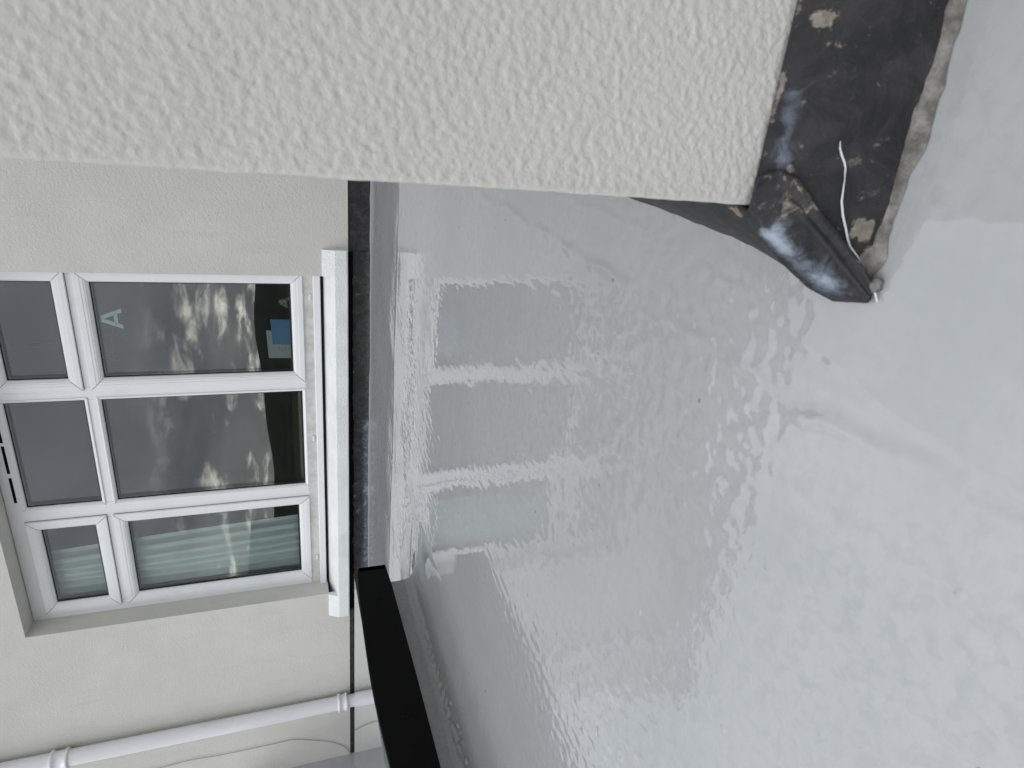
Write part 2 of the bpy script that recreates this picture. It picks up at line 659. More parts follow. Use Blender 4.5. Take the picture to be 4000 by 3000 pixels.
k.base(k.mix(k.remap(k.noise(70, 4, 0.6), 0.4, 0.65), (0.30, 0.26, 0.16), (0.72, 0.66, 0.53)))
M_CREAM = k.m
M_FELT = Mat('black_felt', (0.008, 0.008, 0.009), 0.9, 0.1).m
M_LAMP = Mat('lamp_metal', (0.10, 0.10, 0.10), 0.4, 0.4, 0.6).m
M_CABLE = Mat('painted_cable', (0.42, 0.40, 0.37), 0.6, 0.3).m
M_PLASTER = Mat('shaft_plaster', (0.72, 0.72, 0.70), 0.8, 0.2).m

k = Mat('slate', (0.06, 0.065, 0.075), 0.6, 0.4)
k.bump(k.math('MULTIPLY', k.noise(20, 4, 0.6), 0.01))
M_SLATE = k.m
k = Mat('far_fields', (0.045, 0.055, 0.03), 0.9, 0.1)
k.base(k.mix(k.remap(k.noise(0.02, 6, 0.6), 0.35, 0.65), (0.030, 0.040, 0.022), (0.075, 0.085, 0.045)))
M_GROUND = k.m
k = Mat('wooded_hill', (0.03, 0.035, 0.03), 0.9, 0.1)
k.base(k.mix(k.remap(k.noise(0.03, 7, 0.7), 0.35, 0.65), (0.020, 0.026, 0.020), (0.055, 0.06, 0.045)))
M_HILL = k.m

# ------------------------------------------------------------------ land all round
g = MB()
R_ = 5000
g.add([(-R_, -R_, -3.2), (R_, -R_, -3.2), (R_, R_, -3.2), (-R_, R_, -3.2)], [(0, 1, 2, 3)])
tag(g.build('ground', M_GROUND), kind='structure')

na = 260
th = np.linspace(0, 2 * math.pi, na + 1)
prof = np.array([0.0, 0.35, 0.75, 1.0, 0.85, 0.4])
rad = np.array([820, 900, 1000, 1120, 1300, 1600.0])
ht = 34 + 9 * np.sin(3 * th + 0.4) + 6 * np.sin(7 * th + 1.9) + 3 * np.sin(19 * th) + 2 * np.sin(43 * th + 1)
ht[-1] = ht[0]
P = np.zeros((na + 1, 6, 3))
for j in range(6):
    P[:, j, 0] = rad[j] * np.cos(th)
    P[:, j, 1] = rad[j] * np.sin(th)
    P[:, j, 2] = -3.3 + ht * prof[j]
tag(grid_mesh('hills', P, M_HILL), kind='structure')

# ------------------------------------------------------------------ the flat roof
YW = 3.815          # outer face of the house wall
xs = np.concatenate([np.linspace(-6.2, -2.2, 40, endpoint=False), np.linspace(-2.2, -0.75, 400, endpoint=False),
                     np.linspace(-0.75, 0.30, 440, endpoint=False), np.linspace(0.30, 3.0, 20)])
ys = np.concatenate([np.linspace(-3.0, 0.05, 30, endpoint=False),
                     0.05 + (3.86 - 0.05) * (np.linspace(0, 1, 620) ** 1.55)])
X, Y = np.meshgrid(xs, ys)
H = waves(X, Y, 0.13, 0.75, 46, 5, 0.0065)
H += waves(X * 0.35, Y, 0.10, 0.3, 22, 8, 0.0025)
# fine ripples left by the roller, stretched across the fall, in calm and lively patches
pm = waves(X, Y, 0.25, 0.9, 20, 12, 1.0)
pm = 1 / (1 + np.exp(-np.clip(pm / pm.std() * 2.0, -30, 30)))
H += waves(X, Y * 0.33, 0.013, 0.045, 110, 13, 0.0200) * (0.5 + 0.5 * pm) * (X > -2.15)
H += waves(X, Y, 0.0115, 0.050, 130, 14, 0.0680) * (0.25 + 0.75 * pm ** 2) * np.where(Y < 0.62, np.exp(-((Y - 0.62) / 0.15) ** 2), np.exp(-((Y - 0.62) / 0.48) ** 2)) * (X > -2.15)
# lap of the sheet under the coating: a low ridge along the roof
lap = np.interp(ys, [0.2, 0.33, 0.47, 0.54, 0.64, 0.81, 1.07, 1.32, 1.74, 3.8],
                [-0.232, -0.236, -0.252, -0.239, -0.237, -0.221, -0.206, -0.197, -0.184, -0.16])[:, None]
lap = lap + 0.004 * np.sin(ys * 23)[:, None] + 0.003 * np.sin(ys * 61 + 1)[:, None]
d = X - lap
H += 0.0024 * np.exp(-(d / 0.009) ** 2) * (0.55 + 0.45 * np.sin(Y * 37 + 2 * np.sin(Y * 11))) \
    - 0.0009 / (1 + np.exp(-np.clip(d / 0.004, -30, 30)))
# edge of an earlier coat beside the lead
lap3 = np.interp(ys, [0.30, 0.50, 0.58, 0.70, 0.87, 1.5, 3.0], [-0.215, -0.178, -0.158, -0.142, -0.128, -0.116, -0.11])[:, None]
d3 = X - lap3 - 0.003 * np.sin(ys * 47)[:, None]
H += 0.0005 / (1 + np.exp(-np.clip(d3 / 0.0035, -30, 30))) + 0.0005 * np.exp(-(d3 / 0.006) ** 2)
# second lap, fainter, parallel to the house
d2 = Y - (2.92 + 0.01 * np.sin(X * 5))
H += 0.0006 * np.exp(-(d2 / 0.02) ** 2)
# runs and drips of coating
dr = blobfield(X, Y, 0.10, 31, 0.004, 0.011, 0.35)
H += 0.0007 * dr
# dressed up over the lead foot and a little cove against the house upstand
H += 0.010 * np.exp(-((3.815 - Y) / 0.018)) * (Y < 3.83)
P = np.stack([X, Y, H - H[(ys > 0.3).nonzero()[0][0]].mean() * 0], -1)
roof = grid_mesh('flat_roof', P, M_COAT, flip=True)
tag(roof, kind='structure')
# body of the building under the roof
b = MB()
b.box(-6.2, 3.0, -2.98, 3.9, -3.3, -0.03)
tag(b.build('roof_deck', M_SHADE_WALL), kind='structure')

# ------------------------------------------------------------------ near rendered wall
NX, NY, NZ = -0.050, 0.485, 0.100
near = empty('rendered_wall', (0.6, 1.2, 0.0), 'rough cream rendered wall standing close with a sharp corner above the lead', 'wall')
# front face, dense relief
fx = np.concatenate([np.arange(NX, 0.26, 0.00115), np.linspace(0.27, 2.9, 10)])
fz = np.concatenate([np.arange(NZ, 0.80, 0.0013), np.linspace(0.81, 2.7, 10)])
FX, FZ = np.meshgrid(fx, fz)
nz = waves(FX, FZ, 0.0042, 0.0145, 90, 21, 1.0) / 0.0013
D = 0.00027 * nz / (1 + 0.35 * np.abs(nz))
D += 0.00066 * blobfield(FX, FZ, 0.0054, 4, 0.0018, 0.0044, 0.7)
D -= 0.00075 * blobfield(FX, FZ, 0.0070, 3, 0.0011, 0.0025, 0.6)
D += waves(FX, FZ, 0.0026, 0.006, 60, 23, 0.10)
D += waves(FX, FZ, 0.03, 0.25, 30, 22, 0.012)
edge = np.clip((FX - NX) / 0.006, 0, 1) * np.clip((FZ - NZ) / 0.004, 0, 1)
D = D * (0.3 + 0.7 * edge) - 0.0025 * (1 - np.clip((FX - NX) / 0.0035, 0, 1)) ** 2
jx = waves(FX * 0 + 1, FZ, 0.008, 0.09, 26, 25, 0.05) * np.exp(-((FX - NX) / 0.006))
jz = waves(FX, FZ * 0 + 1, 0.008, 0.09, 26, 26, 0.05) * np.exp(-((FZ - NZ) / 0.006))
P = np.stack([FX + jx, NY - D, FZ + jz], -1)
grid_mesh('front_face', P, M_RENDER_NEAR, near)
# side face, top, back, underside
sy = np.concatenate([np.linspace(NY, 1.1, 160), np.linspace(1.13, 2.3, 8)])
sz = fz[::3]
SY, SZ = np.meshgrid(sy, sz)
D2 = waves(SY, SZ, 0.008, 0.03, 40, 41, 0.09) * np.clip((SY - NY) / 0.01, 0, 1)
jx2 = np.interp(sz, fz, jx[:, 0])[:, None] * np.exp(-((SY - NY) / 0.006))
P = np.stack([NX - 0.0 - D2 + jx2, SY + 0 * D2 + np.interp(sz, fz, -D[:, 0])[:, None] * np.exp(-((SY - NY) / 0.004)), SZ], -1)
grid_mesh('side_face', P, M_RENDER_NEAR, near, flip=True)
b = MB()
b.box(NX + 0.004, 2.9, NY + 0.006, 2.3, 0.105, 2.69)
b.build('wall_core', M_RENDER_NEAR, near)
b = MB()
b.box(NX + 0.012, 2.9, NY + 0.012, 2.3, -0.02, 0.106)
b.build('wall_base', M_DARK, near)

# ------------------------------------------------------------------ lead flashing round the near wall
fl = empty('lead_flashing', (0.0, 0.45, 0.0), 'black weathered lead flashing wrapped round the foot of the near rendered wall', 'flashing')
S = np.linspace(0, 1, 260)
T = np.linspace(0, 1, 90)
SS, TT = np.meshgrid(S, T)


def blob(X, Z, cx, cz, rx, rz, p=2):
    return np.exp(-(np.abs((X - cx) / rx) ** p + np.abs((Z - cz) / rz) ** p))


# front sheet: from the corner fold to beyond the picture
x_top = -0.040 + SS * 0.60
x_bot = -0.112 + SS * 0.672
x_top = -0.040 + (SS ** 1.5) * 0.60
x_bot = -0.112 + (SS ** 1.5) * 0.672
xx = x_top * (1 - TT) + x_bot * TT
yy = 0.481 * (1 - TT) + 0.428 * TT
zz = 0.106 * (1 - TT) + 0.002 * TT
wob = waves(xx, zz, 0.03, 0.16, 30, 51, 0.05)
yb = 0.003 * np.sin(xx * 60) * TT ** 4 + waves(xx, zz * 0, 0.012, 0.05, 16, 52, 0.25) * TT ** 6
yy = yy + wob * np.sin(TT * math.pi) * 0.8 - 0.004 * np.sin(TT * math.pi) + yb * 0.5
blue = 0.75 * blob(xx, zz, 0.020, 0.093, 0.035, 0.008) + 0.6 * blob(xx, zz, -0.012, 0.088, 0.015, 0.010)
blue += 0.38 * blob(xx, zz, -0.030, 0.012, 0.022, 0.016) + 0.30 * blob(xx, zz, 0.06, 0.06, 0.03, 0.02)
beige = 1.0 * blob(xx, zz, -0.060, 0.0185, 0.012, 0.011, 3) + 1.1 * blob(xx, zz, -0.088, 0.004, 0.016, 0.010, 3)
beige += 0.8 * blob(xx, zz, 0.097, 0.088, 0.008, 0.010, 3) + 0.55 * blob(xx, zz, 0.08, 0.074, 0.004, 0.014, 3)
beige += 0.85 * np.exp(-((zz - 0.000) / 0.0045) ** 2)
beige += 0.45 * blob(xx, zz, 0.075, 0.045, 0.004, 0.012) + 0.42 * blob(xx, zz, 0.055, 0.042, 0.004, 0.010)
beige += 0.35 * np.exp(-((zz - 0.104) / 0.004) ** 2)
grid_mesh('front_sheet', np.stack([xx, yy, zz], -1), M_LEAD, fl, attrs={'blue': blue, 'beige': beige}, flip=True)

# side sheet: from the corner fold back along the hidden face
sb = np.linspace(0, 1, 200) ** 1.8
SB, TB = np.meshgrid(sb, T)
ytop = 0.478 + SB * 1.75
ybot = np.interp(sb, [0, 0.012, 0.05, 0.1, 0.2, 1], [0.424, 0.462, 0.573, 0.70, 0.87, 2.23])[None, :] + 0 * TB
ytop = np.interp(sb, [0, 0.012, 0.05, 0.1, 0.2, 1], [0.478, 0.50, 0.59, 0.71, 0.88, 2.23])[None, :] + 0 * TB
xtop = np.full_like(SB, -0.052)
xbot = np.interp(ybot, [0.42, 0.44, 0.462, 0.50, 0.573, 0.70, 0.87, 2.3], [-0.119, -0.127, -0.128, -0.118, -0.105, -0.097, -0.090, -0.086])
xx = xtop * (1 - TB) + xbot * TB
yy = ytop * (1 - TB) + ybot * TB
zz = 0.106 * (1 - TB) + 0.003 * TB
xx = xx + waves(yy, zz, 0.03, 0.2, 26, 61, 0.06) * np.sin(TB * math.pi) - 0.006 * np.sin(TB * math.pi)
xx = xx + waves(yy, zz * 0, 0.02, 0.07, 16, 62, 0.16) * TB ** 6
dd = (yy - (0.478 * (1 - TB) + 0.424 * TB))
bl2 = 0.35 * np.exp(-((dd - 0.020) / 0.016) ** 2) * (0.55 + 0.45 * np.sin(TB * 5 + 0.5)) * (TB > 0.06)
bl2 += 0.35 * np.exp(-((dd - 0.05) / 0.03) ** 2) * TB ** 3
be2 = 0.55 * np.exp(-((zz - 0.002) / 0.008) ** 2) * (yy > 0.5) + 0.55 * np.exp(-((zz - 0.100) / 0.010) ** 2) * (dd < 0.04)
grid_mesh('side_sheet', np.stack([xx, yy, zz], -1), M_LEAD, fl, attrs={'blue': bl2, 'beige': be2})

# folded corner flap lapping over the front sheet, with a turned edge
s3 = np.linspace(0, 1, 50)
t3 = np.linspace(0, 1, 80)
S3, T3 = np.meshgrid(s3, t3)
left_x = np.interp(T3, [0, 0.4, 0.75, 1.0], [-0.0520, -0.0865, -0.1150, -0.1290])
left_y = np.interp(T3, [0, 0.4, 0.75, 1.0], [0.494, 0.482, 0.468, 0.458])
ridge_x = -0.0530 * (1 - T3) + -0.1195 * T3
ridge_y = 0.4785 * (1 - T3) + 0.4195 * T3
seam_x = np.interp(T3, [0, 0.15, 0.28, 0.45, 0.65, 0.85, 1.0], [-0.024, -0.017, -0.022, -0.042, -0.062, -0.086, -0.106])
seam_y = np.interp(T3, [0, 0.15, 0.28, 0.45, 0.65, 0.85, 1.0], [0.4765, 0.4690, 0.4615, 0.4522, 0.4412, 0.4295, 0.4170])
sa, sb_ = np.clip(S3 / 0.5, 0, 1), np.clip((S3 - 0.5) / 0.5, 0, 1)
xx = left_x + (ridge_x - left_x) * sa + (seam_x - ridge_x) * sb_
yy = left_y + (ridge_y - left_y) * sa + (seam_y - ridge_y) * sb_
lift = 0.0012 + 0.0030 * np.clip((S3 - 0.84) / 0.10, 0, 1) * np.clip((1.04 - S3) / 0.05, 0.35, 1)     # turned-up welt along the seam
crease = 0.0016 * np.exp(-(((S3 - 0.70) - 0.10 * np.sin(T3 * 4)) / 0.03) ** 2) - 0.0006 * np.exp(-((T3 - 0.44 - 0.2 * (S3 - 0.3)) / 0.012) ** 2) * (S3 < 0.55) \
    - 0.0006 * np.exp(-((T3 - 0.70 - 0.15 * (S3 - 0.3)) / 0.010) ** 2) * (S3 < 0.6)
lift = lift + crease + 0.0042 * np.clip((0.5 - S3) / 0.15, 0, 1) * np.sin(np.clip(T3, 0, 1) * math.pi)
yy = yy - lift * 0.85 + waves(S3 * 0.05, T3 * 0.12, 0.012, 0.05, 26, 71, 0.022)
xx = xx - lift * np.where(S3 < 0.5, 1.0, 0.25)
zz = 0.109 * (1 - T3) + 0.003 * T3 + lift * 0.4
xx = xx + waves(T3 * 0.12, S3 * 0, 0.010, 0.04, 16, 73, 0.16) * S3 ** 3
bl3 = 1.45 * np.exp(-((S3 - 0.33) / 0.27) ** 2) * (0.80 + 0.20 * np.sin(T3 * 9)) * np.clip((T3 - 0.10) * 8, 0, 1) * np.clip((1.02 - T3) * 3.2, 0.25, 1)
be3 = 0.30 * np.exp(-((T3 - 0.06) / 0.05) ** 2) + 0.50 * blob(S3, T3, 0.75, 0.24, 0.10, 0.05) + 0.36 * blob(S3, T3, 0.80, 0.45, 0.1, 0.16)
be3 += 0.25 * np.exp(-((S3 - 0.97) / 0.05) ** 2) + 0.34 * blob(S3, T3, 0.45, 0.97, 0.4, 0.05)
o = grid_mesh('corner_flap', np.stack([xx, yy, zz], -1), M_LEAD, fl, attrs={'blue': bl3, 'beige': be3}, flip=True)
sm = o.modifiers.new('thickness', 'SOLIDIFY')
sm.thickness = 0.0018
sm.offset = 0.0

# mortar bedding under the foot of the front sheet
mx_ = np.linspace(0, 1, 300)
mt = np.linspace(0, 1, 14)
MX, MT = np.meshgrid(mx_, mt)
xw = -0.104 + MX ** 1.4 * 0.66
wid = 0.0125 + 0.0030 * np.sin(xw * 41) + waves(xw, xw * 0, 0.01, 0.05, 20, 81, 0.25)
wid = wid * np.clip((xw + 0.108) / 0.02, 0.25, 1)
yy = 0.431 - MT * wid
zz = 0.0052 * (1 - MT ** 2) - 0.001 + 0.0016 * waves(xw, yy, 0.006, 0.02, 30, 82, 0.9) / 0.004 * 0.4 * (1 - MT)
zz = zz + 0.0016
grid_mesh('mortar_bedding', np.stack([xw, yy, zz], -1), M_MORTAR, fl, flip=True)
# lumps of mortar in the fold
for q, (cx, cy, cz, r) in enumerate([(-0.0165, 0.4665, 0.0845, 0.0042), (-0.104, 0.4160, 0.004, 0.0065), (-0.030, 0.4625, 0.0715, 0.0034)]):
    me = bpy.data.meshes.new('mortar_lump')
    import bmesh
    bm = bmesh.new()
    bmesh.ops.create_icosphere(bm, subdivisions=3, radius=r)
    for v in bm.verts:
        n = math.sin(v.co.x * 900 + q) * math.sin(v.co.y * 700 + 2 * q) + math.sin(v.co.z * 1100)
        v.co = v.co * (1 + 0.12 * n) * 1.0
        v.co.y *= 0.75
        v.co += Vector((cx, cy, cz))
    bm.to_mesh(me)
    bm.free()
    link('mortar_lump', me, M_MORTAR, fl, True)

# loose pale string lying down the lead
pts = [(0.010, 0.456, 0.055), (0.004, 0.4552, 0.0535), (-0.001, 0.454, 0.051), (-0.007, 0.4522, 0.048), (-0.0115, 0.451, 0.046), (-0.016, 0.4505, 0.045),
       (-0.020, 0.4505, 0.0447), (-0.029, 0.450, 0.0435), (-0.037, 0.449, 0.042), (-0.049, 0.447, 0.0385), (-0.060, 0.445, 0.034), (-0.068, 0.443, 0.030), (-0.075, 0.441, 0.026), (-0.083, 0.437, 0.0195),
       (-0.092, 0.4335, 0.0135), (-0.099, 0.430, 0.008), (-0.104, 0.4262, 0.0052), (-0.112, 0.4195, 0.0045), (-0.118, 0.4165, 0.0035)]
pts = [(x + 0.0005 * math.sin(i * 2.1), y - 0.0062, z + 0.0006 * math.sin(i * 1.7)) for i, (x, y, z) in enumerate(pts)]
rs = [0.0003, 0.0007, 0.0009, 0.0009, 0.0007, 0.0005, 0.0004, 0.0007, 0.0009, 0.0010, 0.0010, 0.0010, 0.0011, 0.0011, 0.0009, 0.0006, 0.0009, 0.0010, 0.0008]
b = MB().tube(pts, rs, 7)
tag(b.build('paint_string', M_THREAD, None, True), 'thin pale string of dried paint lying down the near black lead', 'string')

# ------------------------------------------------------------------ the house
house = empty('house', (-2.1, YW, 0.0), 'cream rendered house wall with a white six pane window over the flat roof', 'house')
OX0, OX1, OZ0, OZ1 = -3.297, -0.948, 0.283, 2.131     # window opening
WL, WR, WB, WTOP = -5.03, 3.0, 0.137, 2.86
YF = 3.965                                            # face of the window frame
b = MB()


def wall_quad(x0, x1, z0, z1):
    b.add([(x0, YW, z0), (x1, YW, z0), (x1, YW, z1), (x0, YW, z1)], [(0, 1, 2, 3)])


wall_quad(WL, OX0, WB, WTOP)
wall_quad(OX1, WR, WB, WTOP)
wall_quad(OX0, OX1, WB, 0.205)
wall_quad(OX0, OX1, OZ1, WTOP)
# reveals
b.add([(OX0, YW, OZ0), (OX0, YF + 0.03, OZ0), (OX0, YF + 0.03, OZ1), (OX0, YW, OZ1)], [(0, 1, 2, 3)])
b.add([(OX1, YW, OZ0), (OX1, YF + 0.03, OZ0), (OX1, YF + 0.03, OZ1), (OX1, YW, OZ1)], [(3, 2, 1, 0)])
b.add([(OX0, YW, OZ1), (OX1, YW, OZ1), (OX1, YF + 0.03, OZ1), (OX0, YF + 0.03, OZ1)], [(3, 2, 1, 0)])
# underside, ends
b.add([(WL, YW, WB), (WR, YW, WB), (WR, YW + 0.012, WB), (WL, YW + 0.012, WB)], [(3, 2, 1, 0)])
b.add([(WL, YW, WB), (WL, 8.0, WB), (WL, 8.0, WTOP), (WL, YW, WTOP)], [(3, 2, 1, 0)])
b.build('wall', M_RENDER_FAR, house)
b = MB().box(WL, WR, YW + 0.016, YW + 0.05, -3.3, 0.134)  # strip coloured near black to stand in for shade under the sill
b.build('wall_foot_shade', M_DARK, house)
# eaves and roof over the wall
b = MB()
b.box(WL - 0.12, WR, YW - 0.13, YW + 0.02, WTOP, WTOP + 0.16)
b.build('fascia', M_UPVC, house)
b = MB()
b.add([(WL - 0.15, YW - 0.20, WTOP + 0.165), (WR, YW - 0.20, WTOP + 0.165), (WR, 8.0, WTOP + 2.2), (WL - 0.15, 8.0, WTOP + 2.2),
       (WL - 0.15, YW - 0.20, WTOP + 0.20), (WR, YW - 0.20, WTOP + 0.20), (WR, 8.0, WTOP + 2.24), (WL - 0.15, 8.0, WTOP + 2.24)],
      [(3, 2, 1, 0), (4, 5, 6, 7), (0, 1, 5, 4), (1, 2, 6, 5), (2, 3, 7, 6), (3, 0, 4, 7)])
b.build('roof', M_SLATE, house)

# window: outer frame with mullions and transoms is the part, the rest hangs on it
FX0, FX1, FZ0, FZ1 = -3.300, -0.920, 0.291, 2.129
colr = [(-1.677, -0.966), (-2.463, -1.725), (-3.250, -2.540)]     # right sash, middle light, left sash
b = MB()
yb_ = YF + 0.06
b.bevbox(FX0, -3.228, YF, yb_, FZ0 + 0.02, FZ1)                      # jambs
b.bevbox(-0.988, FX1, YF, yb_, FZ0 + 0.02, FZ1)
b.bevbox(-1.742, -1.660, YF + 0.0004, yb_, 0.375, 2.062)            # mullions
b.bevbox(-2.558, -2.446, YF + 0.0004, yb_, 0.375, 2.062)
b.bevbox(-3.229, -0.987, YF + 0.0002, yb_, 2.040, FZ1)              # head
b.bevbox(-1.661, -0.987, YF + 0.0008, yb_, 1.560, 1.636)            # transoms
b.bevbox(-2.447, -1.741, YF + 0.0008, yb_, 1.558, 1.612)
b.bevbox(-3.229, -2.557, YF + 0.0008, yb_, 1.560, 1.636)
win = b.build('window', M_UPVC, house)
win['label'] = 'white plastic window with three lights above three'
b = MB().bevbox(FX0 + 0.001, FX1, YF - 0.004, yb_, 0.330, 0.396)
b.build('bottom_rail', M_UPVC_GREY, win)  # mottled and greyer than the rest of the frame
b = MB().bevbox(FX0 + 0.001, FX1, YF - 0.034, yb_, FZ0, 0.334, 0.005)
b.build('stub_cill', M_UPVC, win)
# dark joint lines round the opening sashes and lights, where gaskets meet the frame

SASH = [(0, YF + 0.01), (0, YF - 0.012), (0.003, YF - 0.0155), (0.030, YF - 0.0155), (0.033, YF - 0.0135), (0.046, YF - 0.0125),
        (0.048, YF - 0.010), (0.0545, YF - 0.009), (0.068, YF + 0.004), (0.070, YF + 0.016), (0.070, YF + 0.05)]
BEAD = [(0, YF + 0.01), (0, YF - 0.0045), (0.002, YF - 0.006), (0.006, YF - 0.006), (0.0175, YF + 0.004), (0.020, YF + 0.012), (0.020, YF + 0.05)]


def lines(x0, x1, z0, z1, e, y, w=0.0016):
    bb = MB()
    x0, x1 = sorted((x0, x1))
    bb.ring(x0 - e, x1 + e, z0 - e, z1 + e, [(0, y + 0.004), (0, y), (w + e, y), (w + e, y + 0.004)])
    return bb


def mitres(x0, x1, z0, z1, prof, w=0.0009):
    """hairline mitre joints at the four corners of a sash"""
    pf = [(d, y) for d, y in prof if y < YF + 0.005][1:]
    for cx, sx in ((x0, 1), (x1, -1)):
        for cz, sz in ((z0, 1), (z1, -1)):
            bb = MB()
            for (d0, y0), (d1, y1) in zip(pf[:-1], pf[1:]):
                if d1 - d0 < 0.0015:
                    continue
                p = [(cx + sx * (d0 - w), y0 - 0.0006, cz + sz * (d0 + w)), (cx + sx * (d0 + w), y0 - 0.0006, cz + sz * (d0 - w)),
                     (cx + sx * (d1 + w), y1 - 0.0006, cz + sz * (d1 - w)), (cx + sx * (d1 - w), y1 - 0.0006, cz + sz * (d1 + w))]
                bb.add(p, [(0, 1, 2, 3)])
            bb.build('mitre_joint', M_JOINT, win)


M_JOINT = Mat('grime_line', (0.16, 0.155, 0.145), 0.8, 0.2).m


def pane(x0, x1, z0, z1):
    """clear opening x0..x1, z0..z1"""
    x0, x1 = sorted((x0, x1))
    yg = YF + 0.018
    e = 0.004
    bb = MB()
    for ya, yb2 in ((yg, yg + 0.004), (yg + 0.022, yg + 0.026)):        # the two sheets of the sealed unit
        v = [(x0 - e, ya, z0 - e), (x1 + e, ya, z0 - e), (x1 + e, ya, z1 + e), (x0 - e, ya, z1 + e),
             (x0 - e, yb2, z0 - e), (x1 + e, yb2, z0 - e), (x1 + e, yb2, z1 + e), (x0 - e, yb2, z1 + e)]
        bb.add(v, [(0, 1, 2, 3)], 0)
        bb.add(v, [(7, 6, 5, 4), (1, 0, 4, 5), (2, 1, 5, 6), (3, 2, 6, 7), (0, 3, 7, 4)], 1)
    bb.build('pane', [M_GLASS, M_GLASS_BODY], win)
    # rubber glazing gasket and the spacer bar between the sheets
    bb = MB().ring(x0 - 0.003, x1 + 0.003, z0 - 0.003, z1 + 0.003, [(0, yg - 0.002), (0.003, yg - 0.005), (0.0075, yg - 0.0008), (0.0075, yg - 0.0002)])
    bb.build('gasket', M_GASKET, win)
    bb = MB().ring(x0 - 0.004, x1 + 0.004, z0 - 0.004, z1 + 0.004, [(0, yg + 0.0046), (0.015, yg + 0.0046), (0.015, yg + 0.0214), (0, yg + 0.0214)])
    bb.build('spacer_bar', M_SPACER, win)


rows = {0: [(0.393, 1.580), (1.618, 2.050)], 1: [(0.394, 1.564), (1.610, 2.045)], 2: [(0.393, 1.580), (1.618, 2.050)]}
for ci, (a0, a1) in enumerate(colr):
    for (z0, z1) in rows[ci]:
        if ci == 1:
            MB().ring(a0, a1, z0, z1, BEAD).build('glazing_bead', M_UPVC, win)
            pane(a0 + 0.020, a1 - 0.020, z0 + 0.020, z1 - 0.020)
            mitres(a0, a1, z0, z1, BEAD)
        else:
            MB().ring(a0, a1, z0, z1, SASH).build('sash', M_UPVC, win)
            lines(a0, a1, z0, z1, 0.0022, YF - 0.0010).build('sash_seal', M_GASKET, win)
            pane(a0 + 0.070, a1 - 0.070, z0 + 0.070, z1 - 0.070)
            mitres(a0, a1, z0, z1, SASH)
# drain covers on the bottom rail
for cx in (-1.113, -2.092, -3.068):
    MB().bevbox(cx - 0.019, cx + 0.019, YF - 0.0125, YF, 0.346, 0.359, 0.003).build('drain_cover', M_UPVC, win)
# ventilator slots in the head
for (s0, s1) in ((-1.990, -1.790), (-2.195, -2.012), (-2.398, -2.225)):
    bb = MB()
    bb.bevbox(s0, s1, YF - 0.0022, YF + 0.004, 2.064, 2.079, 0.001)
    bb.build('vent_slot', M_DARK, win)
# internal board and the unlit room behind
b = MB().box(-3.35, -0.87, YF + 0.065, 4.22, 0.405, 0.440)
b.build('window_board', M_BOARD, house)
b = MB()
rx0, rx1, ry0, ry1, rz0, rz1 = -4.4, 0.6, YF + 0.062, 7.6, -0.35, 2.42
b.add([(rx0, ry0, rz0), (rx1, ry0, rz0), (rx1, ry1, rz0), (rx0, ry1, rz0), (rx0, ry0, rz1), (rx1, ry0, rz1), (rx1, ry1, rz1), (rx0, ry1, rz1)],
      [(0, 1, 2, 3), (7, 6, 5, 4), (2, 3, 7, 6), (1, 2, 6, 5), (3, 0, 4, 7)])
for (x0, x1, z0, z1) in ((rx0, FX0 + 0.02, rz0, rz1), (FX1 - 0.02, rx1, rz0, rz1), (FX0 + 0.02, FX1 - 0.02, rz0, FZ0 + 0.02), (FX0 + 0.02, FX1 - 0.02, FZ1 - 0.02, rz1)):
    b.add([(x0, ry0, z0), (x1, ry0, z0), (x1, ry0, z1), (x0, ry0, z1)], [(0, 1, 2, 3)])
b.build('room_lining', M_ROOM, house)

# masonry sill
b = MB()
sx0, sx1 = -3.497, -0.787
nn = 140
prof_s = [(3.962, 0.136), (3.780, 0.141), (3.775, 0.146), (3.774, 0.215), (3.778, 0.221), (3.962, 0.272)]
sxx = np.linspace(sx0, sx1, nn)
P = np.zeros((nn, len(prof_s) + 0, 3))
for j, (y, z) in enumerate(prof_s):
    P[:, j, 0] = sxx
    P[:, j, 1] = y + (waves(sxx, sxx * 0, 0.03, 0.4, 16, 90 + j, 0.02) if 0 < j < 5 else 0)
    P[:, j, 2] = z + (waves(sxx, sxx * 0, 0.02, 0.4, 16, 100 + j, 0.016) if 0 < j < 5 else 0)
o = grid_mesh('window_sill', P, M_SILL, house, smooth=False)
import bmesh
bm = bmesh.new()
bm.from_mesh(o.data)
bm.verts.ensure_lookup_table()
m_ = len(prof_s)
bm.faces.new([bm.verts[j] for j in range(m_)])
bm.faces.new([bm.verts[(nn - 1) * m_ + j] for j in range(m_ - 1, -1, -1)])
bmesh.ops.recalc_face_normals(bm, faces=bm.faces)
bm.to_mesh(o.data)
bm.free()

for (a_, c_) in ((OX1 + 0.002, sx1 - 0.0015), (sx0 + 0.0015, OX0 - 0.002)):
    xs_ = np.linspace(a_, c_, 12)
    pr_ = [(3.83, 0.142), (3.7765, 0.1465), (3.7745, 0.152), (3.7735, 0.214), (3.7765, 0.221), (3.806, 0.284), (3.83, 0.2885)]
    Q = np.zeros((12, 7, 3))
    for j, (y, z) in enumerate(pr_):
        Q[:, j, 0] = xs_
        Q[:, j, 1] = y + (rng.normal(0, 0.0008, 12) if 0 < j < 6 else 0)
        Q[:, j, 2] = z + rng.normal(0, 0.0008, 12)
    o = grid_mesh('sill_stool', Q, M_SILL, house, smooth=False)
    bm = bmesh.new()
    bm.from_mesh(o.data)
    bm.verts.ensure_lookup_table()
    bm.faces.new([bm.verts[j] for j in range(7)])
    bm.faces.new([bm.verts[77 + j] for j in range(6, -1, -1)])
    bmesh.ops.recalc_face_normals(bm, faces=bm.faces)
    bm.to_mesh(o.data)
    bm.free()

